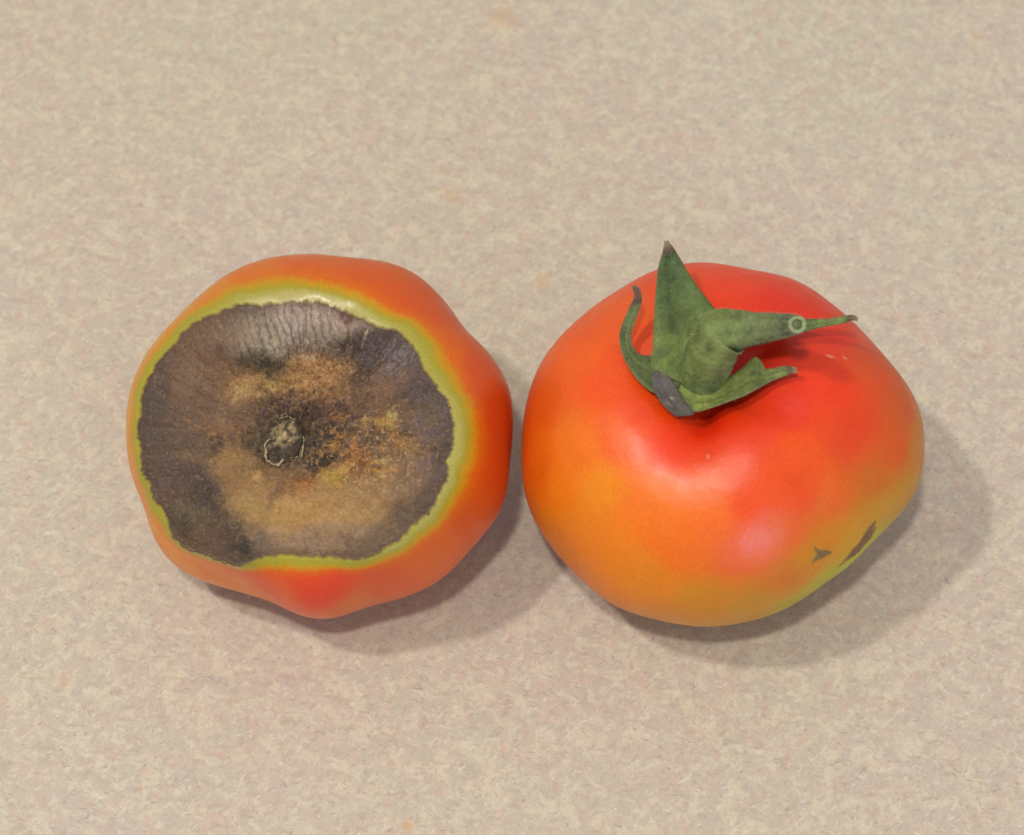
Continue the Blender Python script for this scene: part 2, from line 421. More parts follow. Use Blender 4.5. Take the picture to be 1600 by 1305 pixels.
def blob(x, y, rx, ry, ang=0, sharp=1.0, w=1.0):
    q = plane(*zoom(x, y))[0]
    D = XY + warp*w - q; a = math.radians(-ang); ca, sa = math.cos(a), math.sin(a)
    k = PX/2.51
    A = (D[..., 0]*ca + D[..., 1]*sa)/(rx*k); B = (-D[..., 0]*sa + D[..., 1]*ca)/(ry*k/.96)
    return np.exp(-(A*A+B*B)**sharp*.9)
# --- relief (mm over the rim plane)
edge = 1-SS
far = np.exp(-((np.angle(np.exp(1j*(THp-1.50))))/.70)**2)           # the wall under the far rim
H = -.40*smooth(0, .07, edge) - 1.1*smooth(0.02, .28, edge)
H = H - far*2.6*smooth(0, .30, edge)*(1-.85*smooth(.42, .72, edge))
H = H - 1.3*blob(620, 425, 190, 50, 5, 1, .4) - 1.0*blob(900, 410, 120, 60, 15, 1, .4)
H = H + .45*fbm(P3, .95, 4, 74, .6)*-np.clip(blob(720, 490, 150, 110, 0, 1.5, .5)+blob(470, 555, 100, 65, 0, 1.5, .5), 0, 1)
H = H + 2.3*blob(725, 490, 130, 85, 0, 1.3, .3) + .7*blob(470, 560, 90, 60, 0, 1, .4)
H = H - 1.2*blob(620, 770, 150, 110, 0, 1, .3) - .8*blob(750, 860, 55, 45) - .7*blob(320, 1010, 50, 120, 35)
H = H + .9*blob(650, 1050, 300, 120, 0, 1, .3) + .8*blob(1050, 720, 110, 150) + .9*blob(200, 700, 90, 260, 0, 1, .3)
H = H + .5*blob(1050, 440, 60, 50, 0, 1, .2) - .6*blob(1170, 620, 60, 50, 0, 1, .2)
ang_n = fbm(np.stack([np.cos(THp)*14, np.sin(THp)*14, SS*1.2], -1), 1.0, 4, 31)
rad = smooth(.30, .75, SS)
H = H + .30*ang_n*rad*smooth(0, .03, edge)*(1+1.2*far)
ridge = 1-np.abs(fbm(P3, .85, 4, 41))*2.2
rough_c = np.clip(blob(720, 560, 260, 150, 0, 1, .3) + blob(900, 800, 230, 120, 0, 1, .3) + blob(600, 780, 130, 120, 0, 1, .3) + .04, 0, 1)
H = H + .50*rough_c*(ridge-.5) + .40*fbm(P3, .38, 4, 42) + .12*fbm(P3, 2.2, 3, 43)
# wrinkled film on the wall: short folds running down the slope
wr = np.clip(blob(570, 330, 150, 75, 0, 1.5, .2) + .8*blob(720, 300, 130, 55, 10, 1.5, .2) + .5*blob(1050, 430, 90, 60, 0, 1, .2), 0, 1)
fold = np.sin((X*1.0 + .20*Y + .35*fbm(P3, .9, 2, 51))*4.6 + 2.6*fbm(P3, .45, 3, 52))
H = H + .13*wr*fold*(.5+.5*fbm(P3, 1.1, 2, 53))*smooth(0, .05, edge)
Z = zrim + H*smooth(-.002, .02, edge) - .03
Z = np.where(SS > 1, zrim-.15, Z)
# average the centre so that all radii meet
cz = Z[:, :1].mean(); f0 = np.clip(1-SS/.03, 0, 1)
zr = (L_ZB-.9) - 1.9
Z = Z*(1-f0) + cz*f0
Ppatch = OL + X[..., None]*uL + Y[..., None]*vL + Z[..., None]*wL
# --- pigment
col = np.broadcast_to(lin((116, 95, 80)), XY.shape[:2]+(3,)).copy()
def paint(x, y, rx, ry, ang, c, k=1.0, sharp=1.2, w=1.0):
    global col
    f = (blob(x, y, rx, ry, ang, sharp, w)*k)[..., None]
    col = col*(1-f) + lin(c)*f
for a in (
    (110, 640, 110, 260, 0, (97, 84, 77), .9), (330, 420, 170, 150, 0, (122, 95, 76), .9), (230, 540, 35, 110, 15, (133, 109, 84), .45),
    (200, 820, 90, 110, 0, (104, 87, 78), .8), (330, 620, 130, 80, 0, (118, 95, 78), .7),
    (560, 330, 150, 85, 0, (140, 128, 112), .9), (730, 285, 170, 58, 8, (152, 138, 128), .92, 1.5), (530, 365, 75, 40, 5, (148, 142, 122), .7, 1.3, .8),
    (640, 345, 90, 40, -10, (146, 138, 122), .6), (790, 330, 60, 22, -5, (156, 148, 132), .6, 1, .6), (470, 270, 60, 30, 0, (112, 96, 82), .7), (860, 265, 110, 22, 22, (112, 78, 70), .65),
    (880, 300, 70, 18, 20, (160, 145, 138), .5),
    (600, 436, 190, 44, 3, (70, 64, 54), .95), (520, 470, 80, 45, 0, (86, 82, 66), .7), (870, 400, 190, 75, 8, (80, 72, 66), .92), (1020, 430, 110, 85, 20, (98, 82, 86), .9),
    (1080, 520, 60, 60, 0, (105, 82, 80), .6), (910, 500, 60, 110, 0, (82, 70, 66), .8),
    (730, 500, 135, 112, 0, (160, 120, 80), .97, 1.8), (700, 430, 60, 30, -30, (160, 118, 80), .7), (470, 555, 95, 62, 0, (158, 126, 80), .9, 1.5), (610, 530, 130, 30, -25, (152, 122, 78), .8),
    (620, 590, 150, 26, -10, (112, 88, 66), .7), (420, 490, 60, 40, 20, (130, 98, 70), .6), (790, 560, 60, 60, 0, (140, 106, 72), .6),
    (690, 640, 120, 45, 0, (88, 68, 66), .85), (780, 690, 70, 60, 0, (84, 68, 66), .7), (830, 640, 80, 35, 0, (118, 84, 72), .7),
    (1000, 560, 100, 80, 0, (128, 98, 78), .9), (1170, 600, 90, 75, 30, (93, 82, 84), .9), (1225, 720, 60, 110, 0, (106, 93, 86), .85), (1060, 700, 120, 80, 0, (117, 96, 78), .8),
    (500, 770, 75, 80, 0, (90, 84, 66), .8), (590, 680, 80, 30, 0, (98, 80, 68), .6), (750, 855, 68, 52, 0, (68, 66, 62), .95, 2), (740, 745, 60, 60, 0, (86, 78, 70), .8), (530, 860, 50, 40, 0, (86, 80, 72), .7),
    (390, 715, 90, 45, 0, (136, 102, 72), .75), (400, 780, 60, 60, 0, (124, 92, 66), .6), (250, 830, 75, 24, 0, (126, 103, 76), .7), (400, 850, 80, 50, 10, (154, 118, 68), .8), (330, 790, 30, 40, 30, (88, 72, 66), .7),
    (420, 930, 120, 90, 0, (136, 112, 76), .85), (520, 960, 130, 90, 0, (140, 106, 76), .8), (640, 1060, 320, 130, 0, (150, 122, 80), .9, 1.5), (740, 1070, 190, 75, 0, (164, 126, 66), .8), (500, 1040, 90, 60, 0, (146, 122, 74), .7),
    (880, 1010, 220, 110, -10, (152, 124, 84), .85), (980, 920, 170, 90, 0, (142, 114, 80), .7), (580, 970, 22, 50, 20, (112, 84, 80), .6), (640, 940, 15, 40, 0, (104, 78, 66), .6), (700, 930, 90, 30, -15, (150, 100, 58), .7),
    (780, 1150, 260, 50, 0, (140, 120, 98), .85), (700, 1190, 160, 30, 0, (136, 116, 100), .7),
    (1130, 900, 90, 150, 0, (130, 108, 88), .8), (1225, 880, 40, 120, 10, (100, 86, 84), .8), (1180, 1000, 60, 60, 30, (104, 88, 80), .8), (1080, 1090, 100, 60, -35, (108, 94, 82), .85), (950, 1180, 110, 40, -10, (116, 100, 86), .8),
    (310, 1000, 48, 120, -38, (84, 76, 72), .9), (270, 900, 60, 60, 0, (96, 82, 78), .8), (170, 950, 60, 110, -20, (104, 84, 80), .8), (240, 1060, 70, 50, 0, (112, 98, 74), .7), (420, 1150, 130, 50, 28, (94, 82, 76), .9),
    (300, 1170, 100, 50, 20, (104, 84, 74), .8), (450, 1210, 55, 50, 0, (80, 72, 66), .9), (530, 1180, 55, 40, 0, (122, 110, 98), .7), (200, 1090, 60, 40, 30, (80, 76, 66), .6)):
    paint(*a)
# dark thin margin
mm = np.exp(-(np.clip(edge, 0, 1)/.035)**1.5)*(.45+.35*ang_n); col = col*(1-mm[..., None]*.6) + lin((88, 74, 62))*mm[..., None]*.6
lm_ = col.mean(-1, keepdims=True); g_m = np.exp(np.log(lm_).mean()); col = col*(lm_/g_m)**.75*np.array([1.04, .93, .79])*.81*(1+.09*rad*ang_n)[..., None]
# orange crumbs of dried flesh
for a in ((808, 790, 22, 24, 0, (176, 116, 56)), (888, 800, 20, 46, 0, (168, 108, 56)), (900, 860, 62, 34, -20, (158, 102, 56)), (845, 875, 30, 20, -30, (184, 136, 72)),
          (985, 884, 52, 12, 6, (186, 140, 72)), (1008, 702, 34, 34, 0, (178, 136, 60)), (1035, 672, 10, 18, 0, (196, 172, 110)), (1080, 785, 55, 34, 0, (158, 116, 64)), (926, 695, 10, 36, 0, (176, 138, 84)),
          (815, 915, 48, 38, 0, (176, 136, 56)), (775, 905, 30, 20, 0, (182, 148, 72)), (500, 905, 20, 22, 0, (170, 130, 80)), (800, 680, 40, 14, -10, (146, 100, 68)), (1000, 850, 12, 14, 0, (170, 150, 92)),
          (700, 950, 30, 30, 0, (160, 106, 58)), (880, 480, 16, 12, 0, (168, 140, 100)), (820, 450, 20, 12, 30, (165, 128, 88)), (640, 430, 26, 18, 0, (178, 140, 96)), (690, 405, 40, 10, 10, (176, 146, 116)),
          (930, 355, 7, 24, 20, (190, 172, 148)), (660, 520, 30, 22, 0, (168, 126, 84)), (560, 545, 26, 16, -30, (172, 140, 86)), (455, 560, 34, 26, 0, (176, 144, 90)), (510, 590, 24, 16, 0, (166, 130, 80))):
    paint(*a[:5], tuple(np.array(a[5])*np.array([.95, .96, .92])), .80, 1.5, .6)
    H_ = blob(*a[:5], 1.6, .35)
    Ppatch = Ppatch + (H_*.28)[..., None]*wL
# mottling
mot = fbm(P3, .75, 5, 61, .62)[..., None]; mot2 = fbm(P3, .35, 4, 62)[..., None]
col = col*(1 + (.16+.26*np.clip(rough_c+.2*smooth(.0, 8, X), 0, 1))[..., None]*mot) * (1 + mot2*np.array([.05, .10, .14]))
# darker hair cracks and pale dry ridges where the surface is crumbly
cr = smooth(.80, .98, 1-np.abs(fbm(P3 + .3, .55, 4, 71))*2)*rough_c
col = col*(1-.50*cr[..., None])
mound = np.clip(blob(720, 490, 150, 110, 0, 1.5, .5)+blob(470, 555, 100, 65, 0, 1.5, .5)+.5*blob(900, 850, 160, 90, 0, 1.5, .5), 0, 1)
pr_ = smooth(.12, .5, fbm(P3, 1.3, 4, 72, .65))*(.5*rough_c+.5*mound)
col = col*(1-.5*pr_[..., None]) + lin((172, 138, 96))*.5*pr_[..., None]
dkm = smooth(.05, .45, fbm(P3, .95, 5, 74, .65))*mound
col = col*(1-.5*dkm[..., None]) + lin((92, 66, 50))*.5*dkm[..., None]
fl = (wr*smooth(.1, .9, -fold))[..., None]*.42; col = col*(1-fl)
# crisp orange and straw flecks right of the scar and on the mound, bluish bloom towards the right margin
fk = smooth(.26, .36, fbm(P3, 1.15, 4, 76, .6))*np.clip(blob(920, 800, 190, 130, 0, 1.3, .6) + .5*blob(330, 740, 130, 60) + .35*mound, 0, 1)
col = col*(1-.75*fk[..., None]) + lin((186, 132, 70))*.75*fk[..., None]
fk = smooth(.36, .44, fbm(P3, 2.3, 3, 77, .55))*np.clip(.8*mound + blob(930, 800, 200, 140, 0, 1.3, .6) + .25, 0, 1)
col = col*(1-.6*fk[..., None]) + lin((188, 156, 110))*.6*fk[..., None]
fk = smooth(.18, .40, fbm(P3, .8, 4, 78, .6))*np.clip(blob(640, 700, 220, 110, 0, 1, .5) + .6*blob(760, 600, 160, 60), 0, 1)
col = col*(1-.5*fk[..., None]) + lin((66, 56, 56))*.5*fk[..., None]
fk = smooth(.0, .5, fbm(P3, .6, 4, 79, .6) + .15)*np.clip(blob(1190, 680, 80, 220, 0, 1.2, .6) + .9*blob(1050, 460, 110, 80) + .5*blob(1180, 950, 70, 120), 0, 1)
col = col*(1-.6*fk[..., None]) + lin((94, 81, 84))*.6*fk[..., None]
col = col/KALB
gloss = np.clip(.15 + .38*wr + .7*blob(1050, 450, 90, 60, 0, 1, .3) + .35*far*smooth(.0, .1, edge)*(SS > .5) + .25*rough_c*smooth(.2, .5, fbm(P3, 1.9, 3, 81)), 0, 1)
patch = mesh_obj("rot_patch", Ppatch, grid_faces(ns, nr, True)[:, ::-1], m_rot, rotten, baseL, col, extra={"gloss": gloss})
patch['label'] = "sunken leathery brown and tan rot with a wrinkled greyish wall at the far rim"

# lookup of the patch surface
_pq = project(Ppatch[::2, ::2].reshape(-1, 3)); _pp = Ppatch[::2, ::2].reshape(-1, 3)
def on_patch(px, py, h=0):
    i = np.argmin(np.hypot(_pq[:, 0]-px, _pq[:, 1]-py)); base = _pp[i]
    return at_plane(px, py, base + wL*h, wL)

def tube(path, radii, nseg=12, noise_amp=0, nscale=1.5, seed=0, cap=True, squash=None):
    path = np.asarray(path, float); n = len(path)
    radii = np.broadcast_to(radii, (n,)).astype(float)
    tan = np.gradient(path, axis=0); tan /= np.linalg.norm(tan, axis=1, keepdims=True)
    a = np.cross(tan[0], [0.13, .31, 1]); a /= np.linalg.norm(a)
    rings = []
    for k in range(n):
        a = a - tan[k]*(a@tan[k]); a /= np.linalg.norm(a); b = np.cross(tan[k], a)
        ph = np.arange(nseg)*2*np.pi/nseg
        rings.append(path[k] + radii[k]*(np.cos(ph)[:, None]*a + np.sin(ph)[:, None]*b))
    R = np.array(rings)                                  # n, nseg, 3
    if noise_amp:
        nn = fbm(R, nscale, 3, seed)[..., None]; R = path[:, None] + (R-path[:, None])*(1+noise_amp*nn)
    V = R.reshape(-1, 3); F = []
    i, j = np.meshgrid(np.arange(n-1), np.arange(nseg), indexing='ij'); j2 = (j+1) % nseg
    F = np.stack([i*nseg+j, i*nseg+j2, (i+1)*nseg+j2, (i+1)*nseg+j], -1).reshape(-1, 4)
    if cap:
        V = np.concatenate([V, path[:1], path[-1:]]); c1, c2 = n*nseg, n*nseg+1
        q = [[c1, (k+1) % nseg, k, k] for k in range(0)]
        tri = np.array([[c1, (k+2) % nseg, (k+1) % nseg, k] for k in range(0, nseg, 2)] + [[c2, (n-1)*nseg+k, (n-1)*nseg+(k+1) % nseg, (n-1)*nseg+(k+2) % nseg] for k in range(0, nseg, 2)])
        F = np.concatenate([F, tri])
    return V, F

def spline(P, n):
    P = np.asarray(P, float)
    d = np.r_[0, np.cumsum(np.linalg.norm(np.diff(P[:, :3], axis=0), axis=1))]; d /= d[-1]
    Q = np.vstack([2*P[0]-P[1], P, 2*P[-1]-P[-2]])
    out = []
    for x in np.linspace(0, 1, n):
        i = min(np.searchsorted(d, x, side='right')-1, len(P)-2); f = (x-d[i])/(d[i+1]-d[i])
        p0, p1, p2, p3 = Q[i:i+4]
        out.append(p1+.5*f*(p2-p0+f*(2*p0-5*p1+4*p2-p3+f*(3*(p1-p2)+p3-p0))))
    return np.array(out)

# ---- blossom scar: crusty plate with two torn rings and a pit
parts = []
def scar_tube(pts, r, c, h=.35, closed=True, seed=0):
    P_ = [on_patch(a, b, h + .12*math.sin(k*2.1+seed)) for k, (a, b) in enumerate(pts)]
    if closed: P_.append(P_[0])
    path = spline(P_, 60); path = path + (np.stack([fbm(path, 1.3, 3, 90+seed+k, .7) for k in range(3)], -1))*.42
    rr = r*.72*(1+1.0*fbm(path, 2.2, 2, 95+seed))
    V, F = tube(path, rr, 8, .35, 3, seed, cap=True); parts.append((V, F, np.broadcast_to(lin(c)/KALB, V.shape)*(1+.3*fbm(V, 2, 2, seed)[:, None])))
scar_tube([(414, 700), (417, 690), (426, 686), (434, 688), (440, 697), (444, 706), (442, 718), (436, 727), (425, 724), (417, 716)], .24, (166, 152, 114), .55, True, 1)
scar_tube([(436, 662), (446, 652), (458, 656), (467, 668), (473, 684), (474, 700), (470, 714)], .22, (156, 140, 104), .5, False, 2)
scar_tube([(436, 662), (430, 672), (427, 684), (434, 690), (441, 701)], .20, (146, 128, 92), .6, False, 3)
scar_tube([(470, 700), (466, 712), (456, 716), (448, 722)], .22, (140, 120, 84), .2, False, 4)
scar_tube([(438, 655), (444, 646), (450, 650)], .2, (146, 130, 94), .5, False, 5)
# plate
gx, gy = np.meshgrid(np.linspace(-1, 1, 60), np.linspace(-1, 1, 60), indexing='ij')
rr = np.hypot(gx, gy); sc = np.maximum(np.abs(gx), np.abs(gy))/np.maximum(rr, 1e-6); dx, dy = gx*sc, gy*sc
cpl = on_patch(444, 689); k = np.maximum(1e-6, 1)
q = cpl + (dx*30*PX)[..., None]*uL + (dy*38*PX)[..., None]*vL
rad_ = np.hypot(dx, dy)
hh = .22*(1-rad_**3) + .25*np.exp(-(((dx-.25)/.4)**2+((dy-.25)/.45)**2)) + .85*fbm(q, 1.1, 5, 101, .65) - .75*np.exp(-(((dx+.48)/.24)**2+((dy+.64)/.20)**2)) - .5*np.exp(-(((dx-.15)/.15)**2+((dy-.55)/.13)**2)) - 1.0*smooth(.85, 1, rad_) + .62
q = q + hh[..., None]*wL
pit = np.exp(-(((dx+.48)/.30)**2+((dy+.64)/.24)**2)) + .8*np.exp(-(((dx-.15)/.17)**2+((dy-.55)/.15)**2)) + .75*np.exp(-(((dx-.4)/.5)**2+((dy+.5)/.3)**2)) + .8*smooth(.62, 1.0, rad_ + .5*fbm(q, .8, 3, 111)) + .8*smooth(-.05, .35, fbm(q, 1.1, 4, 112)) + .55*(1-np.exp(-(((dx-.22)/.5)**2+((dy-.3)/.55)**2)))
cc_ = lin((172, 150, 106))*(1-np.clip(pit, 0, 1)[..., None]) + lin((78, 66, 52))*np.clip(pit, 0, 1)[..., None]
cc_ = cc_*(1+.9*fbm(q, 1.2, 5, 103, .7)[..., None])/KALB
parts.append((q.reshape(-1, 3), grid_faces(60, 60, False), cc_.reshape(-1, 3)))
V, F, C = merge(parts)
scar = mesh_obj("blossom_scar", V, F, m_crust, rotten, baseL, C)
scar['label'] = "small tan crusty oval scar with torn rings in the middle of the rot"
# dark hollow inside the lower ring
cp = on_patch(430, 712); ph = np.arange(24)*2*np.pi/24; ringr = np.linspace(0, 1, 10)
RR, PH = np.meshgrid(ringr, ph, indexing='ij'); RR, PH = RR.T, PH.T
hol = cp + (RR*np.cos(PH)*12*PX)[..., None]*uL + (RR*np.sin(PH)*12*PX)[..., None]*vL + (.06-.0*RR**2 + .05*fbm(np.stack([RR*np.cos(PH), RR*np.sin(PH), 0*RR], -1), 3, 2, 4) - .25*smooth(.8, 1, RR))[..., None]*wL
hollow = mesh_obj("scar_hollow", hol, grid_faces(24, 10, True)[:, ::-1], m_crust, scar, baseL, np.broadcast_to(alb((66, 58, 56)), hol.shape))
hollow['label'] = "dark hollow inside the torn ring"

# ================================================================ RIGHT TOMATO
OR = np.array(RIGHT_T['O']); baseR = (OR[0], OR[1], 0)
ripe = empty("tomato", baseR)
ripe['label'] = "glossy red and orange tomato on the right, standing upright with its green calyx and stem"
ripe['category'] = "tomato"; ripe['group'] = "tomatoes lying on the counter"
nth = 720; th = np.arange(nth)*2*np.pi/nth; t = np.concatenate([np.linspace(0, 1, 240, endpoint=False), np.linspace(1, 2, 120)])
TH, TT = np.meshgrid(th, t, indexing='ij')
S = right_skin(TH, TT, RIGHT_T)
pick = picker(right_skin, RIGHT_T)
smp = [(950, 500, (228, 88, 44)), (900, 560, (232, 92, 42)), (850, 640, (222, 88, 40)), (840, 720, (224, 96, 30)), (870, 760, (230, 112, 20)), (900, 700, (234, 108, 24)), (950, 600, (234, 82, 34)),
       (900, 820, (228, 118, 24)), (870, 840, (214, 110, 40)), (960, 860, (228, 116, 22)), (930, 760, (230, 124, 14)), (1000, 900, (222, 118, 28)), (1050, 850, (230, 104, 28)), (1100, 940, (204, 118, 38)), (1170, 950, (196, 120, 50)),
       (1100, 800, (234, 104, 36)), (1020, 790, (234, 106, 30)), (960, 680, (232, 92, 32)), (1000, 650, (230, 70, 28)), (1050, 690, (232, 62, 28)), (1100, 670, (228, 52, 30)), (1180, 660, (228, 62, 28)),
       (1250, 700, (232, 84, 28)), (1250, 770, (230, 78, 34)), (1180, 780, (230, 80, 34)), (1180, 860, (226, 92, 44)), (1240, 840, (224, 92, 44)), (1230, 900, (206, 106, 48)), (1300, 780, (224, 96, 44)),
       (1060, 430, (226, 72, 40)), (1150, 440, (228, 64, 40)), (1230, 470, (224, 54, 34)), (1300, 520, (222, 56, 36)), (1150, 600, (224, 48, 36)), (1230, 640, (222, 56, 34)), (1300, 600, (228, 62, 34)), (1330, 670, (218, 68, 36)),
       (1360, 580, (216, 78, 40)), (1410, 640, (206, 84, 44)), (1400, 700, (212, 84, 42)), (1435, 700, (200, 110, 52)), (1370, 760, (206, 100, 50)), (1425, 770, (194, 120, 62)), (1390, 800, (194, 124, 56)),
       (1290, 850, (212, 116, 44)), (1330, 845, (206, 130, 48)), (1318, 892, (172, 154, 54)), (1362, 842, (180, 152, 60)), (1365, 800, (202, 126, 48)), (1285, 910, (178, 146, 56)), (1260, 880, (206, 118, 44)), (1240, 942, (178, 136, 58)),
       (1000, 560, (222, 72, 30)), (1180, 560, (222, 50, 30))]
samples = [(pick(a, b)[2], c) for a, b, c in smp] + [(OR + np.array([22*math.cos(k), 22*math.sin(k), -16]), (190, 120, 42)) for k in np.arange(0, 6.28, .8)]
Sf = S.reshape(-1, 3)
col = colour_field(Sf + 1.2*np.stack([fbm(Sf, .12, 3, s_) for s_ in (1, 2, 3)], -1), samples, 2.2, 2.6)/KALB*np.array([1.02, 1.02, .15])
col[:, 1] *= (np.clip(col[:, 1], .01, 1)/.10)**.30
col = col*(1+.05*fbm(Sf, .22, 4, 5)[:, None]) * (1 + fbm(Sf, .09, 3, 6)[:, None]*np.array([.02, .14, .1]))
# greenish halo just under the calyx
dd = np.linalg.norm(Sf - pick(1070, 628)[2], axis=1); f = .45*np.exp(-(dd/3.0)**2)[:, None]; col = col*(1-f)+alb((196, 120, 40))*f
skinR = mesh_obj("skin", S, grid_faces(nth, len(t), True)[:, ::-1], m_skin_r, ripe, baseR, col)
skinR['label'] = "smooth red skin turning orange in front and yellow green at the lower right"

# rot marks and small scars lying in the skin
def mark(name, pts, c, label, h=.06, n=70, jag=.12, seed=0, fade=(172, 146, 40)):
    pq = np.array([pick(a, b)[:2] for a, b in pts])
    th_ = np.unwrap(pq[:, 0]); tt_ = pq[:, 1]; cth, ctt = th_.mean(), tt_.mean()
    dense = spline(np.c_[np.r_[th_, th_[:1]]*1.0, np.r_[tt_, tt_[:1]], 0*np.r_[tt_, 0]], n*2)[:-1]
    k_ = np.arange(len(dense)); jg = 1 + jag*noise3(np.c_[k_*.45, k_*0+seed, k_*0], 7)
    R = np.linspace(0, 1, 14)
    A = cth + (dense[:, 0]-cth)[:, None]*jg[:, None]*R; B = ctt + (dense[:, 1]-ctt)[:, None]*jg[:, None]*R
    S0 = right_skin(A, B, RIGHT_T)
    e = 1e-3; n_ = np.cross(right_skin(A+e, B, RIGHT_T)-S0, right_skin(A, B+e, RIGHT_T)-S0); n_ /= np.linalg.norm(n_, axis=-1, keepdims=True)
    if ((S0-OR)*n_).sum() < 0: n_ = -n_
    S1 = S0 + n_*((h*(1-R**4)-.02) )[None, :, None] + n_*(.03*fbm(S0, 1.5, 3, seed))[..., None]
    w_ = smooth(.62, 1.05, R + .3*fbm(S0, .9, 3, seed+9)*(R > .3))[..., None]
    cc = (lin(c)*(1+.35*fbm(S0, .9, 4, seed+3)[..., None])*(1-w_) + lin(fade)*w_)/KALB
    o = mesh_obj(name, S1, grid_faces(len(dense), 14, True), m_mark, ripe, baseR, cc); o['label'] = label
    return o
mark("rot_mark", [(1303, 892), (1318, 872), (1332, 856), (1345, 842), (1352, 828), (1370, 809), (1374, 815), (1366, 834), (1352, 852), (1340, 866), (1326, 876)], (124, 84, 50), "long brown streak low on the right side")
mark("rot_mark", [(1269, 851), (1280, 857), (1302, 862), (1294, 868), (1284, 874), (1270, 880), (1271, 866)], (134, 102, 56), "small triangular brown spot beside the streak", seed=5)

mark("scratch", [(1288, 552), (1298, 555), (1308, 559), (1300, 560), (1291, 556)], (232, 130, 100), "faint pale scratch on the right shoulder", h=.04, n=20, seed=9, fade=(224, 62, 36))
mark("scratch", [(1314, 556), (1322, 559), (1326, 563), (1318, 561)], (232, 130, 100), "faint pale scratch on the right shoulder", h=.04, n=16, seed=11, fade=(224, 62, 36))
mark("pimple", [(1098, 710), (1105, 707), (1112, 711), (1110, 717), (1102, 718)], (232, 84, 50), "tiny raised pimple in front of the calyx", h=.35, n=16, seed=12, fade=(232, 74, 40))

# ---- calyx
def sepal(name, left, right, bulge=.5, thick=.30, label=None, n=70, m=14, tip=(150, 125, 90), base_c=(86, 100, 50), mid_c=(78, 98, 58), tipstart=.90, seed=0, wave=.25, grey=None, vein=.25, flip=1, edge_k=.45, spots=()):
    Lf = spline([at(*p) for p in left], n); Rt = spline([at(*p) for p in right], n)
    f = np.linspace(0, 1, m)
    G = Lf[:, None]*(1-f)[None, :, None] + Rt[:, None]*f[None, :, None]
    wv = Rt-Lf; wl = np.linalg.norm(wv, axis=1)
    tg = np.gradient((Lf+Rt)/2, axis=0); nn = np.cross(wv, tg); nn /= np.maximum(np.linalg.norm(nn, axis=1, keepdims=True), 1e-9)
    s_ = np.sign((nn*(CAM-(Lf+Rt)/2)).sum(1)); s_ = 1 if s_.sum() > 0 else -1; nn = nn*s_
    for _ in range(6): nn[1:-1] = (nn[:-2]+nn[1:-1]*2+nn[2:])/4
    nn /= np.linalg.norm(nn, axis=1, keepdims=True)
    prof = 4*f*(1-f)
    off = bulge*np.minimum(wl, 5)[:, None]*prof[None]*.3 - vein*np.exp(-((f-.5)/.10)**2)[None]*np.minimum(wl[:, None]/6, 1)*flip
    u_ = np.linspace(0, 1, n)
    off = off + wave*fbm(G, .28, 3, seed)*np.minimum(wl/3, 1)[:, None]
    G = G + off[..., None]*nn[:, None]
    th_ = thick*np.sqrt(np.clip(1-(2*f-1)**6, 0.02, 1))[None, :, None]*np.clip(.45+.55*np.minimum(wl/3, 1), 0, 1)[:, None, None]
    Fr, Bk = G + nn[:, None]*th_, G - nn[:, None]*th_
    loop = np.concatenate([Fr, Bk[:, ::-1]], 1); V = loop.reshape(-1, 3); k = 2*m
    i, j = np.meshgrid(np.arange(n-1), np.arange(k), indexing='ij'); j2 = (j+1) % k
    F = np.stack([i*k+j, i*k+j2, (i+1)*k+j2, (i+1)*k+j], -1).reshape(-1, 4)
    ends = []
    for r0 in (0, (n-1)*k):
        for q in range(m-1): ends.append([r0+q, r0+q+1, r0+k-2-q, r0+k-1-q])
    F = np.concatenate([F, np.array(ends)])
    uu = np.broadcast_to(u_[:, None], (n, k)).reshape(-1); ff = np.concatenate([f, f[::-1]]); ff = np.broadcast_to(ff[None], (n, k)).reshape(-1)
    c = lin(base_c)*(1-uu[:, None]) + lin(mid_c)*uu[:, None]
    st = fbm(np.stack([ff*9, uu*2.2, ff*0+seed], -1), 1, 3, seed+1)[:, None]
    c = 1.12*c*(1+.5*st)*(1+.7*fbm(V, .45, 4, seed+2)[:, None])*(1+.35*fbm(V, 1.8, 3, seed+3, .6)[:, None])
    v_ = np.exp(-((ff-.5)/.07)**2)[:, None]*.35*(1-uu[:, None]); c = c*(1-v_)+lin((124, 138, 76))*v_
    eg = (np.exp(-(ff/.06)**2)+np.exp(-((1-ff)/.06)**2))[:, None]*edge_k; c = c*(1-eg)+lin((122, 126, 78))*eg
    if grey is not None:
        g = smooth(*grey[1:], uu)[:, None]; c = c*(1-g)+lin(grey[0])*(1+.3*st)*g
    tp = smooth(tipstart-.03, tipstart+.03, uu+.03*fbm(V, .8, 2, seed))[:, None]
    for su, sf, sr, scol, sk in spots:
        g = sk*np.exp(-(((uu-su)/sr)**2+((ff-sf)/(sr*2.2))**2)**1.5)[:, None]*(1+.4*fbm(V, 1.1, 2, 4)[:, None]); c = c*(1-g)+lin(scol)*g
    dk = np.exp(-((uu-tipstart)/.03)**2)[:, None]*.7
    c = c*(1-tp)+lin(tip)*tp; c = c*(1-dk)+lin((72, 52, 46))*dk
    o = mesh_obj(name, V, F, m_green, ripe, baseR, c/KALB)
    if label: o['label'] = label
    return V, F, nn, k

